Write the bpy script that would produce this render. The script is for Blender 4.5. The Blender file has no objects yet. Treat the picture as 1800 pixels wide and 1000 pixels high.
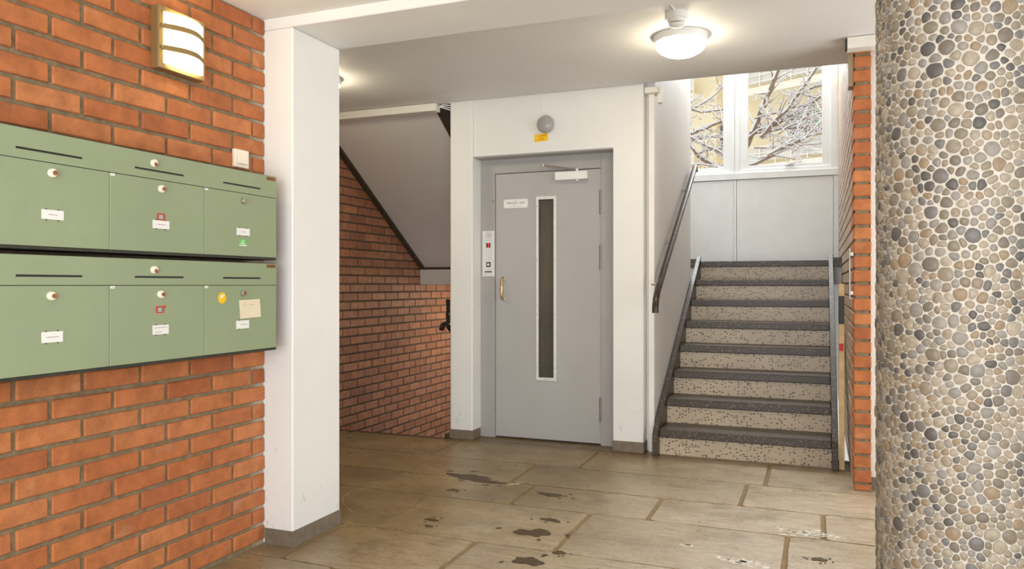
import bpy, bmesh, math, random
from mathutils import Vector, Matrix
random.seed(7)
S = bpy.context.scene
C = S.collection
PI = math.pi

# ------------------------------------------------------------------ camera
F_PX = 1355.0
YAW = math.atan(540.0 / F_PX)
cam_d = bpy.data.cameras.new('camera')
cam_d.sensor_fit = 'HORIZONTAL'
cam_d.sensor_width = 36.0
cam_d.lens = F_PX / 1800.0 * 36.0
cam_d.clip_start = 0.05
cam_d.clip_end = 300
cam = bpy.data.objects.new('camera', cam_d)
C.objects.link(cam)
cam.location = (0, 0, 1.2)
cam.rotation_euler = (PI / 2, 0, YAW)
S.camera = cam

# ------------------------------------------------------------------ world, light, exposure
W = bpy.data.worlds.new('overcast_sky')
S.world = W
W.use_nodes = True
wb = W.node_tree.nodes['Background']
wb.inputs['Color'].default_value = (1.0, 0.99, 0.98, 1)
wb.inputs['Strength'].default_value = 1.2
S.view_settings.view_transform = 'Standard'
S.view_settings.look = 'None'
S.view_settings.exposure = 0.0
S.view_settings.gamma = 1.0
S.view_settings.use_curve_mapping = False


def area(name, loc, rot, sx, sy, power, col):
    d = bpy.data.lights.new(name, 'AREA')
    d.shape = 'RECTANGLE'
    d.size, d.size_y = sx, sy
    d.energy = power
    d.color = col
    o = bpy.data.objects.new(name, d)
    C.objects.link(o)
    o.location = loc
    o.rotation_euler = rot
    return o


# daylight coming through the glazed entrance behind the viewer
area('entrance_daylight', (0.1, -1.72, 1.2), (PI / 2 + 0.42, 0, 0), 3.2, 1.9, 172, (0.97, 0.985, 1.0))
# added fill light for the lobby, unseen behind the pebble column
area('lobby_side_fill', (2.28, 4.12, 1.2), (PI / 2 + 0.1, 0, PI / 2), 1.4, 2.1, 42, (0.97, 0.985, 1.0))
# daylight through the upper part of the tall landing windows
area('upper_window_daylight', (-0.85, 8.66, 3.80), (-PI / 2 + 0.45, 0, 0), 2.0, 0.5, 92, (0.90, 0.955, 1.0))


# ------------------------------------------------------------------ materials
def lin(r, g, b):
    def f(c):
        c /= 255.0
        return c / 12.92 if c <= 0.04045 else ((c + 0.055) / 1.055) ** 2.4
    return (f(r), f(g), f(b), 1)


class NT:
    def __init__(self, name):
        self.m = bpy.data.materials.new(name)
        self.m.use_nodes = True
        self.t = self.m.node_tree
        self.b = self.t.nodes['Principled BSDF']

    def n(self, kind, **kw):
        nd = self.t.nodes.new(kind)
        for k, v in kw.items():
            if k.startswith('i_'):
                nd.inputs[k[2:].replace('_', ' ')].default_value = v
            else:
                setattr(nd, k, v)
        return nd

    def l(self, a, b):
        self.t.links.new(a, b)

    def coords(self, scale=(1, 1, 1), which='Object'):
        tc = self.n('ShaderNodeTexCoord')
        mp = self.n('ShaderNodeMapping')
        mp.inputs['Scale'].default_value = scale
        self.l(tc.outputs[which], mp.inputs['Vector'])
        return mp.outputs['Vector']

    def pos(self, scale=(1, 1, 1)):
        g = self.n('ShaderNodeNewGeometry')
        mp = self.n('ShaderNodeMapping')
        mp.inputs['Scale'].default_value = scale
        self.l(g.outputs['Position'], mp.inputs['Vector'])
        return mp.outputs['Vector']

    def noise(self, vec, scale, detail=4, rough=0.55):
        nd = self.n('ShaderNodeTexNoise')
        nd.inputs['Scale'].default_value = scale
        nd.inputs['Detail'].default_value = detail
        nd.inputs['Roughness'].default_value = rough
        if vec is not None:
            self.l(vec, nd.inputs['Vector'])
        return nd.outputs['Fac']

    def ramp(self, fac, stops, interp='LINEAR'):
        r = self.n('ShaderNodeValToRGB')
        r.color_ramp.interpolation = interp
        e = r.color_ramp.elements
        while len(e) < len(stops):
            e.new(0.5)
        for el, (p, c) in zip(e, stops):
            el.position = p
            el.color = c if len(c) == 4 else (*c, 1)
        self.l(fac, r.inputs['Fac'])
        return r.outputs['Color']

    def mix(self, fac, a, b, mode='MIX'):
        m = self.n('ShaderNodeMix', data_type='RGBA', blend_type=mode)
        for sock, v in ((m.inputs[0], fac), (m.inputs[6], a), (m.inputs[7], b)):
            if hasattr(v, 'links'):
                self.l(v, sock)
            else:
                sock.default_value = v
        return m.outputs[2]

    def math(self, op, a, b=0.0):
        m = self.n('ShaderNodeMath', operation=op)
        for sock, v in ((m.inputs[0], a), (m.inputs[1], b)):
            if hasattr(v, 'links'):
                self.l(v, sock)
            else:
                sock.default_value = v
        return m.outputs[0]

    def bump(self, h, strength=0.3, dist=0.01):
        b = self.n('ShaderNodeBump')
        b.inputs['Strength'].default_value = strength
        b.inputs['Distance'].default_value = dist
        self.l(h, b.inputs['Height'])
        self.l(b.outputs['Normal'], self.b.inputs['Normal'])

    def color(self, v):
        if hasattr(v, 'links'):
            self.l(v, self.b.inputs['Base Color'])
        else:
            self.b.inputs['Base Color'].default_value = v

    def rough(self, v):
        if hasattr(v, 'links'):
            self.l(v, self.b.inputs['Roughness'])
        else:
            self.b.inputs['Roughness'].default_value = v


def plain(name, col, rough=0.5, metal=0.0, var=0.06, nscale=6.0, bump=0.0, bscale=60.0, spec=None):
    t = NT(name)
    v = t.pos()
    n1 = t.noise(v, nscale)
    dark = tuple(c * (1 - var) for c in col[:3]) + (1,)
    lite = tuple(min(1, c * (1 + var)) for c in col[:3]) + (1,)
    t.color(t.ramp(n1, [(0.3, dark), (0.7, lite)]))
    t.rough(rough)
    t.b.inputs['Metallic'].default_value = metal
    if spec is not None:
        t.b.inputs['Specular IOR Level'].default_value = spec
    if bump:
        t.bump(t.noise(v, bscale, 3), bump, 0.004)
    return t.m


def emit(name, col, strength, base=(0.9, 0.9, 0.88, 1)):
    t = NT(name)
    t.color(base)
    t.b.inputs['Emission Color'].default_value = col
    t.b.inputs['Emission Strength'].default_value = strength
    t.rough(0.3)
    v = t.pos()
    return t.m


def plaster(name, col, scuff=True):
    t = NT(name)
    v = t.pos()
    n1 = t.noise(v, 2.5, 5)
    base = t.ramp(n1, [(0.3, tuple(c * 0.95 for c in col[:3])), (0.7, col[:3])])
    if scuff:
        n2 = t.noise(t.pos((9, 9, 5)), 2.2, 6, 0.7)
        sx = t.n('ShaderNodeSeparateXYZ')
        t.l(t.pos(), sx.inputs[0])
        low = t.n('ShaderNodeMapRange')
        low.inputs['From Min'].default_value = 0.05
        low.inputs['From Max'].default_value = 0.7
        low.inputs['To Min'].default_value = 0.09
        low.inputs['To Max'].default_value = 0.0
        t.l(sx.outputs['Z'], low.inputs['Value'])
        f = t.math('ADD', n2, low.outputs[0])
        marks = t.ramp(f, [(0.68, (0, 0, 0)), (0.78, (0.5, 0.5, 0.5))])
        base = t.mix(marks, base, (0.33, 0.31, 0.28, 1))
    t.color(base)
    t.rough(0.62)
    t.bump(t.noise(v, 70, 3), 0.25, 0.004)
    return t.m


def brick_mat(name, cols, grime=0.25, rough=0.75):
    """fired clay; every piece takes its own shade (object random + island random)"""
    t = NT(name)
    oi = t.n('ShaderNodeObjectInfo')
    g = t.n('ShaderNodeNewGeometry')
    rnd = t.math('FRACT', t.math('ADD', oi.outputs['Random'], g.outputs['Random Per Island']))
    base = t.ramp(rnd, [(i / (len(cols) - 1), c) for i, c in enumerate(cols)])
    v = t.pos()
    n1 = t.noise(v, 14, 5, 0.6)
    base = t.mix(t.ramp(n1, [(0.35, (0, 0, 0)), (0.7, (grime * 2.6, grime * 2.6, grime * 2.6))]), base,
                 tuple(c * 0.45 for c in cols[0][:3]) + (1,))
    n2 = t.noise(v, 160, 3, 0.7)
    base = t.mix(t.ramp(n2, [(0.62, (0, 0, 0)), (0.72, (0.5, 0.5, 0.5))]), base, tuple(c * 0.35 for c in cols[0][:3]) + (1,))
    n3 = t.noise(t.pos((1, 1, 2)), 5, 5, 0.65)
    base = t.mix(t.ramp(n3, [(0.6, (0, 0, 0)), (0.8, (0.35, 0.35, 0.35))]), base, (0.62, 0.45, 0.33, 1))
    t.color(base)
    t.rough(rough)
    t.bump(t.noise(v, 110, 4, 0.7), 0.5, 0.006)
    return t.m


def terrazzo(name, base, chips, dark_first=True, size=70, amount=0.2, stretch=(1, 1, 1.8), rough=0.3):
    t = NT(name)
    v = t.pos(stretch)
    vo = t.n('ShaderNodeTexVoronoi', feature='F1')
    vo.inputs['Scale'].default_value = size
    vo.inputs['Randomness'].default_value = 1.0
    t.l(v, vo.inputs['Vector'])
    sep = t.n('ShaderNodeSeparateColor')
    t.l(vo.outputs['Color'], sep.inputs[0])
    pick = t.ramp(sep.outputs[0], [(0.0, (1, 1, 1)), (amount, (0, 0, 0))], 'CONSTANT')
    near = t.ramp(vo.outputs['Distance'], [(0.30, (1, 1, 1)), (0.42, (0, 0, 0))])
    mask = t.mix(1.0, pick, near, 'MULTIPLY')
    n1 = t.noise(t.pos(), 3, 4)
    bcol = t.ramp(n1, [(0.3, tuple(c * 0.78 for c in base[:3])), (0.7, base[:3])])
    n2 = t.noise(t.pos(), 220, 2)
    bcol = t.mix(t.ramp(n2, [(0.45, (0, 0, 0)), (0.65, (0.45, 0.45, 0.45))]), bcol, tuple(c * 0.6 for c in base[:3]) + (1,))
    ccol = t.ramp(sep.outputs[1], [(0.0, chips[0]), (0.6, chips[-1])])
    t.color(t.mix(mask, bcol, ccol))
    t.rough(rough)
    return t.m


M = {}
M['white'] = plaster('white_plaster', (0.80, 0.80, 0.775))
M['white_clean'] = plaster('white_plaster_clean', (0.80, 0.80, 0.78), False)
M['ceiling'] = plaster('ceiling_paint', (0.78, 0.78, 0.765), False)
M['soffit'] = plaster('soffit_paint', (0.80, 0.79, 0.775), False)
M['trim_white'] = plain('white_gloss_paint', (0.78, 0.79, 0.78, 1), 0.3, var=0.03)
M['trunking'] = plain('white_plastic_trunking', (0.80, 0.775, 0.72, 1), 0.35, var=0.03)
M['skirting'] = plain('grey_brown_skirting_paint', lin(118, 106, 92), 0.55, var=0.15, nscale=25, bump=0.3)
M['lift_grey'] = plain('grey_lift_paint', lin(176, 175, 174), 0.38, var=0.035, nscale=3, bump=0.06, bscale=120)
M['lift_frame'] = plain('grey_frame_paint', lin(166, 164, 162), 0.4, var=0.05, nscale=4)
M['alu'] = plain('brushed_aluminium', (0.80, 0.80, 0.78, 1), 0.35, 0.25, var=0.05, nscale=30)
M['steel'] = plain('worn_steel', (0.45, 0.43, 0.40, 1), 0.35, 0.8, var=0.15, nscale=30)
M['brass'] = plain('worn_brass', (0.62, 0.47, 0.28, 1), 0.28, 0.9, var=0.15, nscale=40)
M['black'] = plain('black_rubber', (0.012, 0.012, 0.012, 1), 0.45, var=0.1)
M['gap'] = plain('dark_gap', (0.02, 0.018, 0.016, 1), 0.9, var=0.1)
M['rail'] = plain('dark_handrail', (0.035, 0.026, 0.02, 1), 0.22, var=0.4, nscale=20)
M['hinge'] = plain('worn_hinge', lin(140, 136, 130), 0.35, 0.3, var=0.2, nscale=60)
M['screw'] = plain('screw_head', (0.25, 0.25, 0.25, 1), 0.35, 0.9)
M['mail'] = plain('green_enamel', lin(143, 157, 124), 0.42, var=0.05, nscale=3, bump=0.08, bscale=200)
M['mail_edge'] = plain('dark_mail_edge', (0.03, 0.03, 0.022, 1), 0.6, var=0.3, nscale=60)
M['paper'] = plain('white_card', (0.82, 0.82, 0.80, 1), 0.6, var=0.02)
M['note'] = plain('cream_note_paper', lin(228, 216, 188), 0.7, var=0.04, nscale=40)
M['ink'] = plain('grey_ink', (0.25, 0.25, 0.25, 1), 0.7, var=0.1)
M['ink_dark'] = plain('dark_ink', (0.04, 0.04, 0.04, 1), 0.6, var=0.1)
M['red'] = plain('red_print', lin(205, 45, 30), 0.5, var=0.05)
M['grey_print'] = plain('grey_print', lin(110, 104, 96), 0.5, var=0.05)
M['green_print'] = plain('green_print', lin(95, 190, 85), 0.5, var=0.05)
M['yellow'] = plain('yellow_print', lin(246, 196, 12), 0.5, var=0.04)
M['brown_plate'] = plain('brown_maker_plate', lin(130, 84, 45), 0.4, 0.3, var=0.25, nscale=60)
M['cream_plastic'] = plain('cream_plastic', lin(240, 230, 212), 0.35, var=0.02)
M['copper'] = plain('copper_lock_core', lin(150, 95, 60), 0.35, 0.7, var=0.2, nscale=80)
M['lamp_metal'] = plain('bronze_lamp_metal', lin(150, 125, 80), 0.45, 0.35, var=0.1)
M['bell'] = plain('grey_bell_paint', lin(160, 160, 158), 0.25, var=0.04)
M['tan'] = plain('tan_metal_channel', lin(165, 150, 125), 0.5, var=0.1)
M['batten'] = plain('pale_wood_batten', lin(226, 196, 140), 0.5, var=0.15, nscale=18)
M['mortar'] = plain('grey_mortar', lin(134, 118, 92), 0.95, var=0.25, nscale=30, bump=0.6, bscale=150)
t = NT('mortar_with_paint_smears')
v = t.pos()
sx = t.n('ShaderNodeSeparateXYZ')
t.l(v, sx.inputs[0])
edge = t.math('ADD', sx.outputs['Y'], t.math('MULTIPLY', t.noise(v, 12, 3), 0.08))
base = t.ramp(t.noise(v, 30), [(0.3, lin(112, 98, 74)), (0.7, lin(142, 126, 98))])
mr = t.n('ShaderNodeMapRange')
mr.inputs['From Min'].default_value = 2.845
mr.inputs['From Max'].default_value = 2.91
t.l(edge, mr.inputs['Value'])
t.color(t.mix(mr.outputs[0], base, lin(176, 166, 148)))
t.rough(0.95)
t.bump(t.noise(v, 150, 3), 0.6, 0.004)
M['mortar_left'] = t.m
M['mortar_dark'] = plain('dark_mortar', lin(104, 92, 78), 0.95, var=0.25, nscale=30, bump=0.6, bscale=150)
M['brick'] = brick_mat('orange_brick', [lin(184, 108, 62), lin(200, 124, 72), lin(190, 112, 64), lin(208, 134, 82), lin(178, 100, 58)], 0.22)
M['brick_far'] = brick_mat('brown_red_brick', [lin(184, 124, 92), lin(204, 142, 108), lin(172, 116, 92), lin(212, 150, 114), lin(188, 132, 106)], 0.22, 0.45)
M['brick_sheen'] = brick_mat('brick_painted_sheen', [lin(196, 168, 142), lin(204, 180, 156), lin(184, 152, 126), lin(208, 188, 166)], 0.15, 0.5)  # paler copy of the brick, grazing window sheen put into its colour
M['riser'] = terrazzo('beige_terrazzo', lin(206, 188, 162), [(0.015, 0.015, 0.018, 1), (0.08, 0.065, 0.055, 1)], size=58, amount=0.5, stretch=(0.75, 1, 1.5), rough=0.35)
M['tread'] = terrazzo('dark_terrazzo', lin(70, 60, 49), [lin(196, 180, 150), lin(120, 105, 85)], size=85, amount=0.26, rough=0.4)
M['glass'] = None
t = NT('window_glass')
t.b.inputs['Transmission Weight'].default_value = 1.0
t.b.inputs['IOR'].default_value = 1.02
t.rough(0.0)
t.color((0.98, 0.99, 0.98, 1))
M['glass'] = t.m
t = NT('wired_lift_glass')
t.color(t.ramp(t.noise(t.pos((3, 1, 0.7)), 2.2, 3), [(0.35, (0.055, 0.05, 0.042)), (0.6, (0.10, 0.085, 0.065)), (0.8, (0.18, 0.13, 0.09))]))
t.rough(0.12)
M['lift_glass'] = t.m
M['wire'] = plain('glass_wire_mesh', (0.20, 0.19, 0.15, 1), 0.5, 0.4)
M['dome'] = emit('lit_opal_dome', (1.0, 0.85, 0.60, 1), 42.0)
M['wall_diffuser'] = emit('lit_wall_lamp_diffuser', (1.0, 0.78, 0.40, 1), 24.0)
M['led'] = emit('red_led', (1.0, 0.05, 0.02, 1), 2.0, (0.5, 0.02, 0.02, 1))

t = NT('slate_slab')
oi = t.n('ShaderNodeObjectInfo')
v = t.pos()
n1 = t.noise(t.pos((1.0, 1.8, 1)), 1.7, 7, 0.62)
pale_tone = t.ramp(n1, [(0.28, lin(166, 148, 120)), (0.5, lin(192, 174, 148)), (0.72, lin(208, 194, 172))])
pale_tone = t.mix(0.35, pale_tone, t.ramp(oi.outputs['Random'], [(0.0, lin(172, 156, 128)), (1.0, lin(214, 198, 172))]))
brown_tone = t.ramp(n1, [(0.28, lin(104, 90, 64)), (0.5, lin(140, 120, 86)), (0.72, lin(172, 150, 110))])
brown_tone = t.mix(0.3, brown_tone, t.ramp(oi.outputs['Random'], [(0.0, lin(112, 100, 76)), (1.0, lin(166, 142, 100))]))
sx = t.n('ShaderNodeSeparateXYZ')
t.l(v, sx.inputs[0])
zone = t.math('ADD', t.math('SUBTRACT', sx.outputs['X'], t.math('MULTIPLY', sx.outputs['Y'], 0.55)), t.math('MULTIPLY', t.noise(v, 1.3, 5, 0.6), 1.6))
mr = t.n('ShaderNodeMapRange')
mr.inputs['From Min'].default_value = -3.2
mr.inputs['From Max'].default_value = -1.7
t.l(zone, mr.inputs['Value'])
base = t.mix(mr.outputs[0], brown_tone, pale_tone)  # slabs browner and darker towards left and back, paler towards right
n2 = t.noise(t.pos((1, 6, 1)), 7, 7, 0.7)
base = t.mix(t.ramp(n2, [(0.42, (0, 0, 0)), (0.72, (0.62, 0.62, 0.62))]), base, lin(112, 92, 64))
n3 = t.noise(v, 45, 5, 0.75)
base = t.mix(t.ramp(n3, [(0.48, (0, 0, 0)), (0.7, (0.45, 0.45, 0.45))]), base, lin(98, 84, 62))
n4 = t.noise(v, 3.2, 6, 0.7)
base = t.mix(t.ramp(n4, [(0.55, (0, 0, 0)), (0.66, (0.35, 0.35, 0.35))]), base, lin(92, 80, 60))
dirt = t.math('ADD', t.math('SUBTRACT', sx.outputs['Y'], t.math('MULTIPLY', t.math('ABSOLUTE', t.math('ADD', sx.outputs['X'], 0.9)), 0.05)), t.math('MULTIPLY', t.noise(v, 6, 5, 0.7), 0.35))
dm = t.n('ShaderNodeMapRange')
dm.inputs['From Min'].default_value = 5.38
dm.inputs['From Max'].default_value = 5.56
dm.inputs['To Max'].default_value = 0.75
t.l(dirt, dm.inputs['Value'])
base = t.mix(dm.outputs[0], base, lin(96, 72, 40))
t.color(base)
t.rough(t.ramp(t.noise(v, 5, 5), [(0.3, (0.22, 0.22, 0.22)), (0.7, (0.46, 0.46, 0.46))]))
t.bump(t.noise(t.pos((1, 3, 1)), 22, 6, 0.65), 0.22, 0.006)
M['slab'] = t.m
M['grout'] = plain('floor_grout', lin(140, 117, 82), 0.8, var=0.2, nscale=30)
M['wet'] = plain('wet_stain', lin(84, 68, 48), 0.45, var=0.2, nscale=30, spec=0.2)
M['salt'] = plain('white_residue', lin(222, 218, 206), 0.8, var=0.08, nscale=60)
M['scratch'] = plain('pale_scratch', lin(205, 188, 150), 0.7, var=0.1)

t = NT('column_pebble')
oi = t.n('ShaderNodeObjectInfo')
g = t.n('ShaderNodeNewGeometry')
rnd = t.math('FRACT', t.math('ADD', oi.outputs['Random'], g.outputs['Random Per Island']))
pc = [lin(158, 144, 124), lin(112, 110, 108), lin(146, 134, 116), lin(170, 158, 140), lin(132, 122, 106), lin(88, 86, 84),
      lin(160, 148, 130), lin(140, 136, 130), lin(152, 132, 106), lin(172, 160, 142), lin(120, 112, 102), lin(150, 144, 136)]
base = t.ramp(rnd, [(i / len(pc), c) for i, c in enumerate(pc)], 'CONSTANT')
v = t.pos()
n1 = t.noise(v, 45, 5, 0.7)
base = t.mix(t.ramp(n1, [(0.4, (0, 0, 0)), (0.75, (0.5, 0.5, 0.5))]), base, lin(100, 88, 72))
n2 = t.noise(t.pos((1, 1, 4)), 60, 3, 0.6)
base = t.mix(t.ramp(n2, [(0.58, (0, 0, 0)), (0.75, (0.16, 0.16, 0.16))]), base, lin(205, 198, 186))
t.color(base)
t.rough(0.5)
t.bump(t.noise(v, 150, 3), 0.25, 0.003)
M['pebble'] = t.m
M['cement'] = plain('pale_cement', lin(206, 200, 188), 0.9, var=0.1, nscale=30, bump=0.6, bscale=130)

M['facade'] = plain('cream_facade', lin(240, 226, 192), 0.8, var=0.05, nscale=0.6)
M['facade_white'] = plain('white_facade_trim', lin(245, 238, 222), 0.7, var=0.04)
M['facade_green'] = plain('green_window_paint', lin(140, 176, 130), 0.6, var=0.06)
M['far_glass'] = plain('far_window_glass', lin(120, 115, 112), 0.12, var=0.3, nscale=1.5)
M['bal_glass'] = plain('balcony_glass', lin(222, 220, 214), 0.2, var=0.08, nscale=1.0)
M['snow'] = plain('snow', (0.95, 0.95, 0.95, 1), 0.8, var=0.02)
M['bark'] = plain('bark', lin(150, 128, 112), 0.85, var=0.25, nscale=15)


# ------------------------------------------------------------------ mesh helpers
class MB:
    """collects shapes (world coordinates) into one mesh"""
    def __init__(self):
        self.v, self.f, self.s = [], [], []

    def add(self, vs, fs, smooth=False):
        o = len(self.v)
        self.v += [tuple(p) for p in vs]
        self.f += [tuple(i + o for i in f) for f in fs]
        self.s += [smooth] * len(fs)
        return self

    def box(self, x0, x1, y0, y1, z0, z1):
        vs = [(x, y, z) for z in (z0, z1) for y in (y0, y1) for x in (x0, x1)]
        return self.add(vs, [(0, 2, 3, 1), (4, 5, 7, 6), (0, 1, 5, 4), (2, 6, 7, 3), (0, 4, 6, 2), (1, 3, 7, 5)])

    def prism(self, poly, axis, a, b):
        """poly: 2D points; axis: extrusion axis; other two coords in xyz order"""
        def p3(p, t):
            return (t, p[0], p[1]) if axis == 'x' else (p[0], t, p[1]) if axis == 'y' else (p[0], p[1], t)
        n = len(poly)
        vs = [p3(p, a) for p in poly] + [p3(p, b) for p in poly]
        fs = [tuple(range(n))[::-1], tuple(range(n, 2 * n))] + [(i, (i + 1) % n, n + (i + 1) % n, n + i) for i in range(n)]
        return self.add(vs, fs)

    def tube(self, path, r, n=10, cap=True):
        path = [Vector(p) for p in path]
        rs = r if isinstance(r, (list, tuple)) else [r] * len(path)
        vs, fs = [], []
        ref = Vector((0, 0, 1))
        prev = None
        for i, p in enumerate(path):
            d = (path[min(i + 1, len(path) - 1)] - path[max(i - 1, 0)]).normalized()
            if prev is None:
                u = d.cross(ref if abs(d.z) < 0.9 else Vector((1, 0, 0))).normalized()
            else:
                u = (prev - d * prev.dot(d)).normalized()
            prev = u
            w = d.cross(u)
            for k in range(n):
                a = 2 * PI * k / n
                vs.append(p + (u * math.cos(a) + w * math.sin(a)) * rs[i])
        for i in range(len(path) - 1):
            for k in range(n):
                a, b = i * n + k, i * n + (k + 1) % n
                fs.append((a, b, b + n, a + n))
        if cap:
            fs.append(tuple(range(n))[::-1])
            fs.append(tuple(range((len(path) - 1) * n, len(path) * n)))
        return self.add(vs, fs, True)

    def lathe(self, prof, c, axis='z', n=32, sy=1.0):
        """prof: (radius, height) along axis from centre c"""
        c = Vector(c)
        ax = {'x': Vector((1, 0, 0)), 'y': Vector((0, 1, 0)), 'z': Vector((0, 0, 1)), '-y': Vector((0, -1, 0)), '-z': Vector((0, 0, -1))}[axis]
        u = Vector((0, 0, 1)) if abs(ax.z) < 0.5 else Vector((1, 0, 0))
        w = ax.cross(u)
        vs, fs = [], []
        for r, hgt in prof:
            for k in range(n):
                a = 2 * PI * k / n
                vs.append(c + ax * hgt + (u * math.cos(a) + w * math.sin(a) * sy) * max(r, 1e-4))
        for i in range(len(prof) - 1):
            for k in range(n):
                a, b = i * n + k, i * n + (k + 1) % n
                fs.append((a, b, b + n, a + n))
        fs.append(tuple(range(n))[::-1])
        fs.append(tuple(range((len(prof) - 1) * n, len(prof) * n)))
        return self.add(vs, fs, True)

    def build(self, name, mat, parent=None, bevel=0.0, seg=1):
        me = bpy.data.meshes.new(name)
        off = Vector((0, 0, 0))
        p = parent
        while p is not None:
            off += p.location
            p = p.parent
        me.from_pydata([tuple(Vector(q) - off) for q in self.v], [], self.f)
        me.polygons.foreach_set('use_smooth', self.s)
        bm = bmesh.new()
        bm.from_mesh(me)
        bmesh.ops.recalc_face_normals(bm, faces=bm.faces)
        bm.to_mesh(me)
        bm.free()
        if any(self.s):
            try:
                me.set_sharp_from_angle(angle=math.radians(40))
            except Exception:
                pass
        me.materials.append(mat)
        o = bpy.data.objects.new(name, me)
        C.objects.link(o)
        if parent is not None:
            o.parent = parent
        if bevel:
            md = o.modifiers.new('bevel', 'BEVEL')
            md.width = bevel
            md.segments = seg
            md.limit_method = 'ANGLE'
        return o


def box(name, mat, x0, x1, y0, y1, z0, z1, parent=None, bevel=0.0):
    return MB().box(x0, x1, y0, y1, z0, z1).build(name, mat, parent, bevel)


def struct(o):
    o['kind'] = 'structure'
    return o


def tag(o, label, cat, group=None):
    o['label'] = label
    o['category'] = cat
    if group:
        o['group'] = group
    return o


def thing(name, label, cat, loc, group=None):
    o = bpy.data.objects.new(name, None)
    o.empty_display_size = 0.1
    C.objects.link(o)
    o.location = loc
    return tag(o, label, cat, group)


def text(name, body, size, mat, parent, origin, right, up, sx=1.0, depth=0.0006):
    """flat lettering as mesh; origin = centre of the word in world space"""
    cu = bpy.data.curves.new(name, 'FONT')
    cu.body = body
    cu.size = size
    cu.align_x = 'CENTER'
    cu.align_y = 'CENTER'
    cu.resolution_u = 2
    tmp = bpy.data.objects.new('tmp', cu)
    C.objects.link(tmp)
    dg = bpy.context.evaluated_depsgraph_get()
    me0 = bpy.data.meshes.new_from_object(tmp.evaluated_get(dg))
    right, up = Vector(right), Vector(up)
    nrm = right.cross(up)
    mb = MB()
    pts = [Vector(origin) + right * v.co.x * sx + up * v.co.y + nrm * depth for v in me0.vertices]
    mb.add(pts, [tuple(p.vertices) for p in me0.polygons])
    bpy.data.objects.remove(tmp)
    bpy.data.curves.remove(cu)
    bpy.data.meshes.remove(me0)
    return mb.build(name, mat, parent)


# ------------------------------------------------------------------ brick work
def brick_mesh(name, lx, ly, lz, mat, bev=0.004, jit=0.0012):
    bm = bmesh.new()
    bmesh.ops.create_cube(bm, size=1.0)
    for q in bm.verts:
        q.co = Vector((q.co.x * lx, q.co.y * ly, q.co.z * lz))
    bmesh.ops.bevel(bm, geom=list(bm.edges), offset=bev, segments=1, affect='EDGES')
    for q in bm.verts:
        q.co += Vector((random.uniform(-jit, jit), random.uniform(-jit, jit), random.uniform(-jit, jit)))
    me = bpy.data.meshes.new(name)
    bm.to_mesh(me)
    bm.free()
    me.materials.append(mat)
    return me


def lay_bricks(wall, cells, mat, key, limit=300, depth_axis='x'):
    """cells: (cx, cy, cz, lx, ly, lz). The first `limit` by key become objects, the rest one stuff part."""
    cells = sorted(cells, key=key)
    cache = {}
    for (cx, cy, cz, lx, ly, lz) in cells[:limit]:
        k = (round(lx, 3), round(ly, 3), round(lz, 3), random.randrange(3))
        if k not in cache:
            cache[k] = brick_mesh('brick', lx, ly, lz, mat)
        o = bpy.data.objects.new('brick', cache[k])
        o.location = Vector((cx, cy, cz)) - wall.location
        j = random.uniform(-0.0015, 0.0015)
        if depth_axis == 'x':
            o.location.x += j
        else:
            o.location.y += j
        C.objects.link(o)
        o.parent = wall
    rest = cells[limit:]
    if rest:
        mb = MB()
        for (cx, cy, cz, lx, ly, lz) in rest:
            mb.box(cx - lx / 2, cx + lx / 2, cy - ly / 2, cy + ly / 2, cz - lz / 2, cz + lz / 2)
        o = mb.build('brickwork', mat, wall)
        o['kind'] = 'stuff'


def bond_x(xface, sgn, y0, y1, z0, z1, zref, course, jA, jB, pitch, thick, joint=0.011, skip=None):
    """running bond on a wall whose face lies at x = xface; sgn = direction the face looks"""
    cells = []
    k0 = math.floor((z0 - zref) / course)
    k = k0
    while zref + k * course < z1:
        za, zb = max(z0, zref + k * course + joint / 2), min(z1, zref + (k + 1) * course - joint / 2)
        if zb - za > 0.02:
            ph = jB if k % 2 == 0 else jA
            i = math.floor((y0 - ph) / pitch)
            while ph + i * pitch < y1:
                ya, yb = max(y0, ph + i * pitch + joint / 2), min(y1, ph + (i + 1) * pitch - joint / 2)
                if yb - ya > 0.015:
                    c = (xface - sgn * thick / 2, (ya + yb) / 2, (za + zb) / 2, thick, yb - ya, zb - za)
                    if not (skip and skip(c)):
                        cells.append(c)
                i += 1
        k += 1
    return cells


COURSE, PITCH = 0.0805, 0.2475
# ---- left brick wall with the mailboxes
XL = -2.39
wl = struct(box('wall_left', M['mortar_left'], XL - 0.25, XL - 0.009, -1.8, 2.9, 0, 2.5))
cells = bond_x(XL, 1, -0.2, 2.898, 0.0, 2.43, 0.819, COURSE, 2.815, 2.69, PITCH, 0.05, 0.016)
lay_bricks(wl, cells, M['brick'], key=lambda c: -c[1])
# ---- far left stairwell wall
XS = -4.0
ws = struct(box('wall_stairwell', M['mortar_dark'], XS - 0.25, XS - 0.008, 3.0, 8.95, -1.6, 5.4))
cells = bond_x(XS, 1, 5.0, 8.7, -1.6, 2.62, 1.205, COURSE, 6.03, 6.153, PITCH * 0.985, 0.05, 0.015)


def kb(c):
    return abs(c[1] - 7.0) * 0.9 + abs(c[2] - 0.85) * 0.85 + (3 if c[2] > 1.3 + 0.66 * (7.38 - c[1]) else 0)


lay_bricks(ws, cells, M['brick_far'], key=kb)
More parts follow.
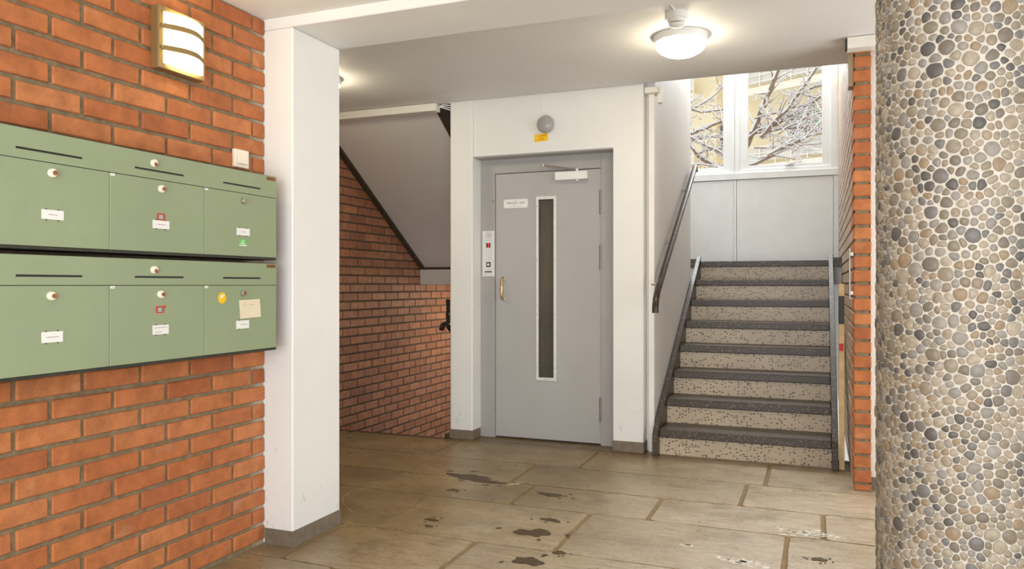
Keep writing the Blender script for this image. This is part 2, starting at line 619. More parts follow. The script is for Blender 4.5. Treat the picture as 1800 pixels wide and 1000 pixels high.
# ---- right brick wall beside the stairs (half a brick thick, its end faces the lobby)
XR = 0.187
wr = struct(box('wall_stair_right', M['mortar'], XR + 0.008, XR + 0.082, 4.912, 8.7, 0, 5.4))
cells = bond_x(XR, -1, 4.9, 8.7, 0.005, 4.6, 1.373, 0.083, 4.9, 5.022, 0.244, 0.092, 0.017)
lay_bricks(wr, [c for c in cells if c[1] < 5.25], M['brick'], key=lambda c: c[1] + (2.0 if c[2] > 2.62 else 0), limit=110)
lay_bricks(wr, [c for c in cells if c[1] >= 5.25], M['brick_sheen'], key=lambda c: c[1] + (2.0 if c[2] > 2.62 else 0), limit=70)  # far bricks get the paler colour that stands in for sheen

# ------------------------------------------------------------------ floor
fl = struct(MB().box(-4.0, 2.3, -1.8, 5.40, -0.25, -0.007).box(-2.7, 2.3, 5.40, 5.75, -0.25, -0.007).build('floor', M['grout']))
rows = [(5.405, 4.83, [-3.55, -2.55, -1.46, -0.30]),
        (4.83, 4.335, [-3.1, -1.74, -0.40]),
        (4.335, 3.905, [-3.3, -2.45, -1.57, -0.815, 0.02]),
        (3.905, 3.285, [-3.0, -2.05, -1.11, -0.14, 0.9]),
        (3.285, 2.76, [-2.2, -1.485, -0.55, 0.45]),
        (2.76, 2.2, [-1.9, -0.95, 0.1, 1.1]),
        (2.2, 1.65, [-1.5, -0.6, 0.5, 1.4]),
        (1.65, 1.05, [-1.8, -0.8, 0.3, 1.2]),
        (1.05, 0.45, [-1.4, -0.3, 0.8]),
        (0.45, -0.2, [-1.7, -0.6, 0.4, 1.3]),
        (-0.2, -0.9, [-1.3, -0.2, 0.9]),
        (-0.9, -1.8, [-1.6, -0.5, 0.6, 1.5])]
rnd = random.Random(3)


def slab(x0, x1, y0, y1):
    n = 5
    top, r = [], 0.018
    j = lambda a: rnd.uniform(-a, a)
    c = [(x0 + r, y0), (x1 - r, y0), (x1, y0 + r), (x1, y1 - r), (x1 - r, y1), (x0 + r, y1), (x0, y1 - r), (x0, y0 + r)]
    pts = []
    for a, b in zip(c, c[1:] + c[:1]):
        L = math.hypot(b[0] - a[0], b[1] - a[1])
        m = max(1, int(L / 0.15))
        for i in range(m):
            q = i / m
            e = 0.0025 if 0 < i else 0.002
            pts.append((a[0] + (b[0] - a[0]) * q + j(e), a[1] + (b[1] - a[1]) * q + j(e)))
    mb = MB()
    mb.prism(pts, 'z', -0.03, rnd.uniform(-0.0008, 0.0008))
    mb.build('slab', M['slab'], fl)


for (ya, yb, js) in rows:
    xs = [-4.0] + js + [2.3]
    for a, b in zip(xs[:-1], xs[1:]):
        slab(a + 0.013, b - 0.013, yb + 0.007, ya - 0.007)
slab(-2.66, 2.2, 5.412, 5.60)

# ------------------------------------------------------------------ pillar, beam, ceilings
pl = struct(box('pillar', M['white'], -2.41, -2.235, 2.9, 3.275, 0, 2.3785, None, 0.006))
struct(MB().box(-2.389, -2.232, 2.897, 3.278, 0, 0.072).build('baseboard_pillar', M['skirting']))
struct(box('beam', M['white_clean'], -2.64, 2.3, 2.9, 3.275, 2.379, 2.75, None, 0.004))
struct(box('ceiling_front', M['ceiling'], -2.64, 2.3, -1.8, 2.9, 2.428, 2.75))
struct(MB().box(-4.0, 2.3, 3.275, 4.95, 2.615, 2.84).box(-4.0, 0.187, 4.95, 5.37, 2.615, 2.84)
       .box(-4.0, -2.68, 5.37, 5.44, 2.615, 2.84).build('ceiling', M['ceiling']))
# hidden sides that close the lobby
struct(box('wall_left_rear', M['white_clean'], -4.25, -2.41, 3.0, 3.1, 0, 2.7))
struct(MB().box(2.3, 2.45, -1.8, 3.35, 0, 2.75).box(2.3, 2.45, 3.35, 4.97, 2.3, 2.75).build('wall_right', M['white_clean']))
struct(MB().box(-2.64, -1.75, -2.0, -1.8, 0, 2.75).box(1.85, 2.45, -2.0, -1.8, 0, 2.75).box(-1.75, 1.85, -2.0, -1.8, 2.38, 2.75)
       .build('wall_front', M['white_clean']))
wh = struct(box('wall_right_rear', M['trunking'], 0.279, 2.3, 4.97, 5.1, 0, 2.64))
struct(box('baseboard_right', M['skirting'], 0.281, 2.3, 4.955, 4.97, 0, 0.075, None, 0.002))

# ------------------------------------------------------------------ lift shaft
YF = 5.43
we = struct(MB().prism([(-2.489, 2.186), (-1.381, 2.186), (-1.381, 0), (-1.16, 0), (-1.16, 2.84), (-2.489, 2.84)], 'y', YF, 5.62).build('wall_lift_front', M['white'], None, 0.004))
struct(box('wall_lift_right', M['white'], -1.3, -1.1, 5.552, 7.2, 0, 5.4))
struct(box('wall_lift_rear', M['white'], -2.68, -1.3, 7.05, 7.2, -1.6, 5.4))
struct(box('wall_lift_left', M['white'], -2.68, -2.5, 5.62, 7.05, -1.6, 5.4))
struct(box('wall_lift_upper', M['white'], -2.68, -1.3, 5.44, 7.05, 2.84, 5.4))
struct(box('pier_lift_shaft', M['white'], -2.68, -2.489, YF - 0.012, 5.62, 0, 2.84, None, 0.007))
struct(MB().box(-2.683, -2.486, YF - 0.016, 5.57, 0, 0.072).build('baseboard_pier', M['skirting'], None, 0.002))
struct(MB().box(-1.384, -1.157, YF - 0.004, 5.56, 0, 0.078).build('baseboard_shaft', M['skirting'], None, 0.002))

# lift door
dr = bpy.data.objects.new('door_1', None)
C.objects.link(dr)
dr.location = (-1.94, 5.59, 0)
dr['kind'] = 'structure'
dr['label'] = 'grey steel lift door with a tall narrow wired glass strip'
MB().box(-2.489, -2.369, 5.575, 5.64, 0, 2.186).box(-1.511, -1.381, 5.575, 5.64, 0, 2.186).box(-2.369, -1.511, 5.575, 5.64, 2.069, 2.186) \
    .box(-2.489, -1.381, 5.445, 5.60, 2.178, 2.187).build('door_frame', M['lift_frame'], dr, 0.002)
leaf = MB().box(-2.3655, -2.012, 5.59, 5.63, 0.012, 2.0655).box(-1.881, -1.5145, 5.59, 5.63, 0.012, 2.0655) \
    .box(-2.012, -1.881, 5.59, 5.63, 0.012, 0.482).box(-2.012, -1.881, 5.59, 5.63, 1.857, 2.0655).build('door_leaf', M['lift_grey'], dr)
box('door_gap', M['gap'], -2.372, -1.508, 5.632, 5.642, 0.0, 2.072, dr)
vw = MB()
for (a, b, c, d) in ((-2.028, -2.008, 0.462, 1.877), (-1.885, -1.865, 0.462, 1.877), (-2.008, -1.885, 0.462, 0.486), (-2.008, -1.885, 1.853, 1.877)):
    vw.box(a, b, 5.582, 5.592, c, d)
vf = vw.build('glass_frame', M['alu'], dr, 0.002)
for (x, z) in ((-2.018, 1.80), (-2.018, 1.39), (-2.018, 0.97), (-2.018, 0.56), (-1.875, 1.80), (-1.875, 1.39), (-1.875, 0.97), (-1.875, 0.56), (-1.946, 1.865), (-1.946, 0.474)):
    MB().lathe([(0.0035, 0), (0.0035, 0.0012), (0.002, 0.002)], (x, 5.582, z), '-y', 10).build('screw', M['screw'], vf)
box('glass_pane', M['lift_glass'], -2.012, -1.881, 5.612, 5.618, 0.48, 1.86, dr)
wm = MB()
for i in range(11):
    x = -1.992 + i * 0.0105
    wm.box(x - 0.0005, x + 0.0005, 5.6105, 5.612, 0.485, 1.853)
for i in range(int(1.37 / 0.0125)):
    z = 0.488 + i * 0.0125
    wm.box(-1.994, -1.884, 5.6105, 5.612, z - 0.0005, z + 0.0005)
w = wm.build('wire_mesh', M['wire'], dr)
w['kind'] = 'stuff'
for (za, zb) in ((1.725, 1.903), (1.31, 1.496), (0.171, 0.357)):
    hg = MB()
    n = 4
    for i in range(n):
        a = za + (zb - za) * i / n
        hg.lathe([(0.009, 0.001), (0.009, (zb - za) / n - 0.001)], (-1.5125, 5.578, a), 'z', 12)
    hg.box(-1.524, -1.501, 5.583, 5.59, za, zb)
    hg.build('hinge', M['hinge'], dr)
# pull handle
hd = MB().box(-2.312, -2.284, 5.584, 5.592, 1.235, 1.262).box(-2.312, -2.284, 5.584, 5.592, 1.074, 1.098).build('handle', M['steel'], dr, 0.002)
MB().tube([(-2.298, 5.585, 1.243), (-2.298, 5.556, 1.243), (-2.298, 5.548, 1.236), (-2.298, 5.546, 1.17), (-2.298, 5.548, 1.098), (-2.298, 5.556, 1.091), (-2.298, 5.585, 1.091)],
          [0.008, 0.009, 0.0115, 0.0125, 0.0115, 0.009, 0.008], 12).build('grip', M['brass'], hd)
# name plate
npl = box('name_plate', M['paper'], -2.296, -2.095, 5.584, 5.591, 1.795, 1.864, dr, 0.001)
for (x, z) in ((-2.288, 1.802), (-2.288, 1.857), (-2.103, 1.802), (-2.103, 1.857)):
    MB().lathe([(0.003, 0), (0.003, 0.0015)], (x, 5.584, z), '-y', 8).build('screw', M['screw'], npl)
RX, UZ = (1, 0, 0), (0, 0, 1)
text('lettering', 'PERSON  HISS', 0.0245, M['ink_dark'], npl, (-2.194, 5.584, 1.8335), RX, UZ)
MB().box(-2.215, -2.172, 5.5833, 5.584, 1.852, 1.8535).box(-2.212, -2.178, 5.5833, 5.584, 1.815, 1.8165).box(-2.253, -2.228, 5.5833, 5.584, 1.806, 1.8078) \
    .box(-2.212, -2.205, 5.5833, 5.584, 1.804, 1.81).box(-2.185, -2.135, 5.5833, 5.584, 1.806, 1.8078).build('fine_print', M['ink'], npl)
# door closer
cl = box('door_closer', M['paper'], -1.858, -1.605, 5.535, 5.592, 1.988, 2.050, dr, 0.003)
MB().lathe([(0.012, 0), (0.012, 0.09), (0.008, 0.092)], (-1.690, 5.562, 1.979), 'z', 14).build('spindle', M['alu'], cl)
MB().tube([(-1.690, 5.562, 2.064), (-1.80, 5.545, 2.078), (-1.945, 5.52, 2.100)], 0.0055, 8) \
    .tube([(-1.945, 5.52, 2.103), (-1.82, 5.56, 2.088), (-1.72, 5.58, 2.072)], 0.004, 8).lathe([(0.01, 0), (0.01, 0.02)], (-1.945, 5.52, 2.094), 'z', 12) \
    .box(-1.76, -1.70, 5.566, 5.578, 2.066, 2.08).build('closer_arm', M['steel'], cl)
for (x, z) in ((-2.378, 1.93), (-2.378, 1.79)):
    MB().lathe([(0.005, 0), (0.005, 0.002)], (x, 5.575, z), '-y', 10).build('plug', M['lift_grey'], dr)
MB().lathe([(0.005, 0), (0.005, 0.001)], (-2.380, 5.575, 1.853), '-y', 10).build('keyhole', M['black'], dr)

# call panel
cp = thing('lift_call_panel', 'steel lift call panel with red display on the grey door frame', 'call panel', (-2.42, 5.571, 1.26))
box('plate', M['alu'], -2.471, -2.3705, 5.569, 5.575, 1.263, 1.622, cp, 0.001)
dp = box('display', M['black'], -2.437, -2.402, 5.566, 5.569, 1.491, 1.526, cp)
mb = MB()
for z in (1.497, 1.5085, 1.52):
    mb.box(-2.4265, -2.4125, 5.5655, 5.566, z - 0.0014, z + 0.0014)
mb.box(-2.4145, -2.4115, 5.5655, 5.566, 1.4956, 1.5214).build('digit', M['led'], dp)
bt = box('call_button', M['black'], -2.438, -2.401, 5.566, 5.569, 1.338, 1.376, cp, 0.002)
MB().lathe([(0.011, 0), (0.011, 0.003), (0.008, 0.004)], (-2.4195, 5.566, 1.357), '-y', 16).build('button_cap', M['alu'], bt)
box('key_switch', M['ink_dark'], -2.450, -2.391, 5.568, 5.569, 1.295, 1.305, cp)
for x in (-2.447, -2.394):
    MB().lathe([(0.003, 0), (0.003, 0.001)], (x, 5.569, 1.279), '-y', 8).build('screw', M['screw'], cp)
text('lettering', '< HISS >', 0.012, M['ink'], cp, (-2.4205, 5.569, 1.605), RX, UZ)
MB().box(-2.452, -2.388, 5.5683, 5.569, 1.585, 1.5868).box(-2.428, -2.40, 5.5683, 5.569, 1.5885, 1.590).box(-2.45, -2.391, 5.5683, 5.569, 1.571, 1.5725) \
    .build('fine_print', M['ink_dark'], cp)

# alarm bell and its sign
bl = thing('alarm_bell', 'round grey alarm bell on white wall above the lift door', 'bell', (-1.886, YF, 2.30))
MB().lathe([(0.05, 0.0), (0.05, 0.028), (0.03, 0.03)], (-1.893, YF, 2.388), '-y', 24).build('bell_base', M['bell'], bl)
g = MB().lathe([(0.062, 0.018), (0.0655, 0.022), (0.0655, 0.032), (0.061, 0.044), (0.050, 0.055), (0.03, 0.063), (0.012, 0.0655), (0.001, 0.066)], (-1.886, YF, 2.388), '-y', 36).build('gong', M['bell'], bl)
MB().lathe([(0.007, 0.064), (0.006, 0.069), (0.001, 0.070)], (-1.886, YF, 2.388), '-y', 12).build('gong_bolt', M['steel'], g)
MB().tube([(-1.925, YF - 0.012, 2.615), (-1.925, YF - 0.004, 2.52), (-1.922, YF - 0.004, 2.475), (-1.913, YF - 0.004, 2.466), (-1.900, YF - 0.004, 2.474), (-1.886, YF - 0.004, 2.478), (-1.878, YF - 0.005, 2.462), (-1.880, YF - 0.006, 2.44)], 0.0025, 8) \
    .build('cable', M['white_clean'], bl)
sg = tag(MB().prism([(-1.981, 2.266), (-1.876, 2.272), (-1.876, 2.328), (-1.981, 2.322)], 'y', YF - 0.003, YF).build('alarm_sign', M['yellow']),
         'small yellow alarm sign under the grey bell', 'sign')
text('lettering', '- LARM', 0.022, M['red'], sg, (-1.924, YF - 0.003, 2.309), RX, UZ, 1.1)
text('lettering', 'HISS', 0.019, M['red'], sg, (-1.929, YF - 0.003, 2.286), RX, UZ, 1.2)

# cable trunking at the shaft's right corner
ct = tag(MB().box(-1.137, -1.096, 5.50, 5.551, 0.0, 2.56).build('cable_trunking', M['trunking'], None, 0.002),
         'tall white vertical cable trunking between lift wall and stairs', 'trunking', )
MB().box(-1.155, -1.06, 5.44, 5.555, 2.56, 2.60).box(-1.075, -1.045, 5.50, 5.555, 2.50, 2.615).build('junction_cover', M['trunking'], ct, 0.002)

# ------------------------------------------------------------------ right staircase up to the half landing
R, G, Y0 = 0.1775, 0.29, 5.44
SX0, SX1 = -1.05, 0.076


def line_z(y):
    return R + (y - Y0) * R / G


st = thing('staircase', 'speckled terrazzo staircase with dark nosings climbing to the window landing', 'staircase', (-0.49, 5.44, 0))
for k in range(8):
    yn = Y0 + k * G
    z1 = (k + 1) * R
    MB().box(SX0, SX1, yn + 0.022, yn + 0.06, z1 - R if k else 0.0, z1 - 0.055).build('riser', M['riser'], st)
    yb = yn + G + 0.03 if k < 7 else yn + 0.30
    MB().box(SX0, SX1, yn, yb, z1 - 0.055, z1).build('tread', M['tread'], st, 0.005)
for (a, b) in ((-1.088, SX0), (SX1, 0.116)):
    yA, yB = Y0 - 0.055, Y0 + 7 * G + 0.05
    off = 0.022
    poly = [(yA, 0.0), (yA, 0.135), (yA + 0.03, line_z(yA + 0.03) + off), (yB, line_z(yB) + off), (yB, line_z(yB) - 0.32), (yA + 0.40, 0.0)]
    MB().prism(poly, 'x', a, b).build('stringer', M['tread'], st, 0.003)
# half landing slab with dark terrazzo edge
ld = struct(MB().box(-2.68, XR, 7.47 + 0.04, 8.7, 1.2, 1.415).box(XS, -2.68, 7.36, 8.7, 1.2, 1.36).build('floor_landing', M['soffit']))
MB().box(-1.16, -1.088, 7.46, 7.55, 1.355, 1.442).box(0.116, XR - 0.001, 7.46, 7.55, 1.355, 1.442).box(XS, -2.68, 7.36, 7.5, 1.36, 1.42) \
    .box(-2.68, XR, 7.7, 8.69, 1.415, 1.42).build('landing_edge', M['tread'], ld)

# handrail on the white wall
hr = thing('handrail', 'dark sloping handrail with three brackets on the white stair wall', 'handrail', (-1.045, 5.3, 1.0))
XH = -1.042
path = [(XH, 5.262, 1.005), (XH, 5.266, 1.05), (XH, 5.285, 1.095), (XH, 5.33, 1.142), (XH, 5.40, 1.192)]
for i in range(1, 8):
    q = i / 7
    path.append((XH, 5.40 + (7.08 - 5.40) * q, 1.192 + (2.265 - 1.192) * q))
MB().tube(path, 0.0225, 16).build('rail', M['rail'], hr)
MB().tube([(XH, 7.06, 2.252), (XH, 7.10, 2.27), (XH - 0.0, 7.115, 2.22)], 0.02, 12).build('rail_end', M['rail'], hr)
for (y, z, xw) in ((5.46, 1.205, -1.114), (5.95, 1.525, -1.10), (6.72, 2.015, -1.10)):
    b = MB().tube([(XH, y, z + 0.012), (XH - 0.02, y, z - 0.005), (xw + 0.002, y + (0.02 if y < 5.5 else 0), z - 0.005)], 0.006, 8)
    if y > 5.5:
        b.lathe([(0.02, 0), (0.02, 0.004)], (xw + 0.0005, y, z - 0.005), 'x', 14)
    b.build('bracket', M['steel'], hr)

# things on and beside the right brick wall
bt = thing('wood_batten', 'pale wooden batten with black clamp and red label beside the stair stringer', 'batten', (0.14, 5.43, 0))
box('batten_strip', M['batten'], 0.119, 0.152, 5.42, 5.445, 0.0, 1.205, bt, 0.002)
box('clamp', M['black'], 0.1165, 0.150, 5.41, 5.45, 0.945, 1.125, bt, 0.002)
box('red_label', M['red'], 0.1185, 0.146, 5.4185, 5.42, 0.77, 0.818, bt)
hb = thing('metal_wall_bar', 'short upright steel bar fixed to the brick wall edge', 'bar', (0.175, 4.985, 1.12))
box('bar', M['steel'], 0.164, 0.172, 4.965, 4.995, 1.115, 1.415, hb, 0.002)
for zq in (1.14, 1.37):
    box('standoff', M['steel'], 0.170, 0.188, 4.97, 4.99, zq, zq + 0.02, hb)
MB().lathe([(0.006, 0), (0.006, 0.0015)], (0.164, 4.978, 1.40), 'x', 10).build('hole', M['black'], hb)
tag(box('metal_channel', M['tan'], 0.158, 0.187, 4.93, 5.03, 2.36, 2.56, None, 0.002), 'short tan metal channel at the top of the brick wall end', 'channel')
tr = thing('ceiling_trunking', 'cream cable trunking under the ceiling above the brick wall end', 'trunking', (0.3, 4.85, 2.55))
box('trunking_body', M['trunking'], 0.150, 0.9, 4.80, 4.895, 2.548, 2.612, tr, 0.002)
box('trunking_end', M['ink_dark'], 0.139, 0.150, 4.815, 4.885, 2.553, 2.605, tr)

# ------------------------------------------------------------------ left: flight up (soffit), flight down, trunking
ZS0, YS0, SL = 1.372, 7.38, 0.662


def sz(y):
    return ZS0 + (YS0 - y) * SL


uf = thing('upper_staircase', 'underside of the upper staircase, grey soffit sloping down along the brick wall', 'staircase', (-3.4, 7.4, 1.36))
yt = 5.44
MB().prism([(YS0, ZS0), (yt, sz(yt)), (yt, sz(yt) + 0.2), (YS0, ZS0 + 0.2)], 'x', -3.945, -2.845).build('soffit', M['soffit'], uf)
for (a, b) in ((XS + 0.003, -3.945), (-2.845, -2.802)):
    MB().prism([(YS0 + 0.06, ZS0 - 0.065), (yt - 0.0, sz(yt) - 0.032), (yt, sz(yt) + 0.32), (YS0 + 0.06, ZS0 + 0.27)], 'x', a, b).build('stringer', M['tread'], uf)
df = thing('basement_staircase', 'dark terrazzo staircase going down beyond the floor edge by the brick wall', 'staircase', (-3.3, 5.4, -1.4))
MB().box(XS + 0.004, -2.69, 5.36, 5.408, -0.055, 0.003).build('nosing', M['tread'], df, 0.004)
for k in range(1, 9):
    MB().box(XS + 0.004, -2.69, 5.40 + (k - 1) * G, 5.40 + k * G, -k * R - 0.055, -k * R).build('tread', M['tread'], df, 0.004)
    MB().box(XS + 0.004, -2.69, 5.40 + (k - 1) * G - 0.03, 5.40 + (k - 1) * G - 0.005, -k * R, -(k - 1) * R - 0.055).build('riser', M['riser'], df)
MB().prism([(5.41, 0.0), (5.41, 0.035), (5.47, 0.035), (7.7, -1.36), (7.7, -1.5), (5.47, -0.16)], 'x', -2.725, -2.683).build('stringer', M['tread'], df, 0.003)
struct(box('floor_basement', M['skirting'], XS, -2.5, 7.7, 8.95, -1.7, -1.47))
bh = thing('basement_handrail', 'black handrail end of the stairs going down, beside the pier', 'handrail', (-2.8, 5.5, 0.85))
MB().tube([(-2.80, 5.505, 0.842), (-2.80, 5.53, 0.875), (-2.80, 5.57, 0.885), (-2.80, 5.62, 0.866), (-2.80, 6.4, 0.35), (-2.80, 7.5, -0.38)], 0.021, 12).build('rail', M['rail'], bh)
box('post', M['black'], -2.812, -2.79, 5.612, 5.64, 0.86, 1.08, bh, 0.003)
box('bracket', M['steel'], -2.79, -2.681, 5.615, 5.635, 0.95, 0.97, bh)

ctk = thing('soffit_trunking', 'long white cable trunking where ceiling meets the stair soffit', 'trunking', (-3.4, 5.39, 2.56))
box('trunking_body', M['trunking'], XS, -2.772, 5.345, 5.43, 2.553, 2.612, ctk, 0.003)
for j in range(3):
    MB().tube([(-2.775, 5.37 + 0.02 * j, 2.575 + 0.01 * j), (-2.73, 5.40, 2.592 - 0.012 * (j - 1)), (-2.68, 5.42, 2.598 - 0.018 * j)], 0.004, 6).build('wire', M['paper'], ctk)

# ------------------------------------------------------------------ landing window wall
YW = 8.7
wb_ = struct(MB().box(XS - 0.2, 0.187 + 0.1, YW + 0.05, YW + 0.25, -1.7, 2.34)
             .box(XS - 0.2, 0.3, YW + 0.05, YW + 0.25, 4.1, 5.4).build('wall_back', M['white_clean']))
for (a, b) in ((-0.835, 0.136), (-1.83, -0.87), (-2.83, -1.865), (-3.99, -2.865)):
    box('panel', M['trim_white'], a, b, YW + 0.015, YW + 0.05, 1.42, 2.338, wb_, 0.002)
for (a, b) in ((0.140, 0.187), (-0.868, -0.838), (-1.863, -1.833), (-2.863, -2.833)):
    box('batten', M['trim_white'], a, b, YW + 0.005, YW + 0.05, 1.42, 2.338, wb_, 0.002)
box('sill_rail', M['trim_white'], XS, 0.187, YW - 0.012, YW + 0.10, 2.341, 2.412, wb_, 0.003)


def window(n, x0, x1, gx0, gx1, gz0, sash, latch):
    w = bpy.data.objects.new('window_%d' % n, None)
    C.objects.link(w)
    w.location = ((x0 + x1) / 2, YW, 2.412)
    w['kind'] = 'structure'
    top = 4.1
    m = MB()
    m.box(x0, gx0 - sash, YW + 0.01, YW + 0.12, 2.412, top).box(gx1 + sash, x1, YW + 0.01, YW + 0.12, 2.412, top)
    m.box(gx0 - sash, gx1 + sash, YW + 0.01, YW + 0.12, 2.412, gz0 - 0.042).box(gx0 - sash, gx1 + sash, YW + 0.01, YW + 0.12, top - 0.05, top)
    m.build('window_frame', M['trim_white'], w, 0.003)
    s = MB()
    zt = top - 0.05
    s.box(gx0 - sash, gx0, YW + 0.03, YW + 0.09, gz0 - 0.042, zt).box(gx1, gx1 + sash, YW + 0.03, YW + 0.09, gz0 - 0.042, zt)
    s.box(gx0, gx1, YW + 0.03, YW + 0.09, gz0 - 0.042, gz0).box(gx0, gx1, YW + 0.03, YW + 0.09, zt - 0.05, zt)
    s.build('sash', M['trim_white'], w, 0.003)
    box('pane', M['glass'], gx0, gx1, YW + 0.058, YW + 0.062, gz0, zt - 0.05, w)
    if latch:
        xm = (gx0 + gx1) / 2 + 0.12
        MB().box(xm - 0.11, xm - 0.02, YW + 0.0, YW + 0.012, gz0 - 0.034, gz0 - 0.016).tube([(xm - 0.09, YW - 0.005, gz0 - 0.02), (xm - 0.05, YW - 0.03, gz0 - 0.008), (xm + 0.06, YW - 0.02, gz0 + 0.004)], 0.006, 8) \
            .build('window_latch', M['steel'], w)


window(1, -0.856, 0.187, -0.721, 0.028, 2.49, 0.083, True)
window(2, -1.9, -0.858, -1.78, -0.981, 2.486, 0.075, False)
window(3, -2.95, -1.902, -2.84, -2.02, 2.486, 0.075, False)
# upper parts of the stairwell above the lobby ceiling
struct(MB().prism([(5.40, 2.62), (5.40, 2.86), (7.5, 4.30), (8.95, 4.30), (8.95, 4.10), (7.55, 4.10)], 'x', -1.1, 0.187).build('ceiling_stairwell', M['soffit']))
struct(box('ceiling_landing', M['soffit'], XS, -1.1, 7.2, 8.95, 4.1, 4.3))

# ------------------------------------------------------------------ lamps on the ceiling
def ceiling_lamp(x, y, label):
    c = thing('ceiling_lamp', label, 'lamp', (x, y, 2.615), 'round ceiling lamps')
    MB().lathe([(0.152, 0.0), (0.152, 0.012), (0.150, 0.035), (0.143, 0.042)], (x, y, 2.615), '-z', 48).build('lamp_base', M['trim_white'], c)
    MB().lathe([(0.1435, 0.040), (0.143, 0.052), (0.135, 0.070), (0.115, 0.090), (0.085, 0.107), (0.045, 0.118), (0.001, 0.121)], (x, y, 2.615), '-z', 48).build('lamp_dome', M['dome'], c)
    return c


ceiling_lamp(-0.732, 4.43, 'round lit ceiling lamp with opal dome beside the smoke detector')
ceiling_lamp(-3.19, 4.42, 'round lit ceiling lamp mostly hidden behind the white pillar')
sd = thing('smoke_detector', 'white round smoke detector on the ceiling next to the lit dome lamp', 'detector', (-0.69, 4.05, 2.615))
MB().lathe([(0.060, 0), (0.060, 0.028), (0.056, 0.034)], (-0.69, 4.05, 2.615), '-z', 32).build('detector_base', M['paper'], sd)
MB().lathe([(0.046, 0.034), (0.044, 0.048), (0.036, 0.052)], (-0.69, 4.05, 2.615), '-z', 32).build('detector_body', M['paper'], sd)
MB().lathe([(0.030, 0.052), (0.030, 0.058)], (-0.69, 4.05, 2.615), '-z', 24).build('sensor_gap', M['copper'], sd)
MB().lathe([(0.040, 0.058), (0.040, 0.064), (0.030, 0.072), (0.001, 0.076)], (-0.69, 4.05, 2.615), '-z', 32).build('detector_cap', M['paper'], sd)
MB().tube([(-0.69, 4.0, 2.611), (-0.70, 3.85, 2.611), (-0.715, 3.6, 2.611), (-0.73, 3.276, 2.611)], 0.004, 8).build('cable', M['paper'], sd)

# wall lamp
wlp = thing('wall_lamp', 'lit square wall lamp with two curved bronze bars on orange brick', 'lamp', (XL, 2.36, 2.03))
LY0, LY1, LZ0, LZ1 = 2.239, 2.478, 2.033, 2.275
MB().box(XL, -2.350, LY0, LY1, LZ0, LZ1).build('housing', M['lamp_metal'], wlp, 0.003)
fr = MB()
for (a, b, c, d) in ((LY0, LY0 + 0.022, LZ0, LZ1), (LY1 - 0.012, LY1, LZ0, LZ1), (LY0 + 0.022, LY1 - 0.012, LZ0, LZ0 + 0.022), (LY0 + 0.022, LY1 - 0.012, LZ1 - 0.022, LZ1)):
    fr.box(-2.352, -2.346, a, b, c, d)
fr.build('front_frame', M['lamp_metal'], wlp, 0.002)


def arc(y0, y1, b, n=14):
    out = []
    for i in range(n + 1):
        q = i / n
        out.append((-2.348 + b * math.sin(PI * q), y0 + (y1 - y0) * q))
    return out


MB().prism(arc(LY0 + 0.026, LY1 - 0.012, 0.034), 'z', LZ0 + 0.022, LZ1 - 0.022).build('diffuser', M['wall_diffuser'], wlp)
for zc in (2.197, 2.113):
    o_ = arc(LY0 + 0.014, LY1 - 0.006, 0.046)
    i_ = arc(LY0 + 0.014, LY1 - 0.006, 0.038)
    bar = MB().prism(o_ + i_[::-1], 'z', zc - 0.0105, zc + 0.0105).build('bar', M['lamp_metal'], wlp)
    MB().lathe([(0.006, 0), (0.006, 0.006), (0.003, 0.008)], (-2.346, LY0 + 0.012, zc), 'x', 10).build('screw', M['lamp_metal'], bar)

# light switch
sw = thing('light_switch', 'cream light switch on brick just above the green mailboxes', 'switch', (XL, 2.732, 1.716))
MB().box(XL - 0.005, XL + 0.014, 2.687, 2.777, 1.717, 1.797).build('switch_frame', M['cream_plastic'], sw, 0.003)
MB().prism([(XL + 0.014, 1.732), (XL + 0.014, 1.783), (XL + 0.018, 1.783), (XL + 0.021, 1.735), (XL + 0.018, 1.732)], 'y', 2.704, 2.760).build('rocker', M['cream_plastic'], sw, 0.001)

# ------------------------------------------------------------------ mailboxes
XM = -2.24
CW = 0.4335
YR = Y_R = (0, 1, 0)


def on_face(name, mat, y0, y1, z0, z1, parent, t=0.0012, x=XM):
    return box(name, mat, x, x + t, y0, y1, z0, z1, parent)


def lock(parent, y, z, mat, core, dy=0.0, dz=-0.004, r=0.0135):
    l = MB().lathe([(r, 0), (r, 0.009), (r * 0.85, 0.011)], (XM, y, z), 'x', 20).build('lock', mat, parent)
    MB().lathe([(r * 0.55, 0.0108), (r * 0.55, 0.0122), (r * 0.2, 0.0124)], (XM, y + dy, z + dz), 'x', 14).build('lock_core', core, l)
    return l


def card(parent, y0, y1, z0, z1, lines, ang=0.0):
    c = on_face('name_card', M['paper'], y0, y1, z0, z1, parent, 0.002)
    m = MB()
    for (a, b, zz) in lines:
        m.box(XM + 0.002, XM + 0.0023, y0 + (y1 - y0) * a, y0 + (y1 - y0) * b, z0 + (z1 - z0) * zz - 0.0009, z0 + (z1 - z0) * zz + 0.0009)
    m.build('faint_writing', M['ink'], c)
    h = MB()
    for q in (0.2, 0.75):
        yy = y0 + (y1 - y0) * q
        h.box(XM, XM + 0.003, yy - 0.001, yy + 0.001, z0 - 0.004, z0).box(XM, XM + 0.003, yy - 0.001, yy + 0.001, z1, z1 + 0.004)
    h.build('card_clip', M['mail_edge'], c)['kind'] = 'stuff'
    return c


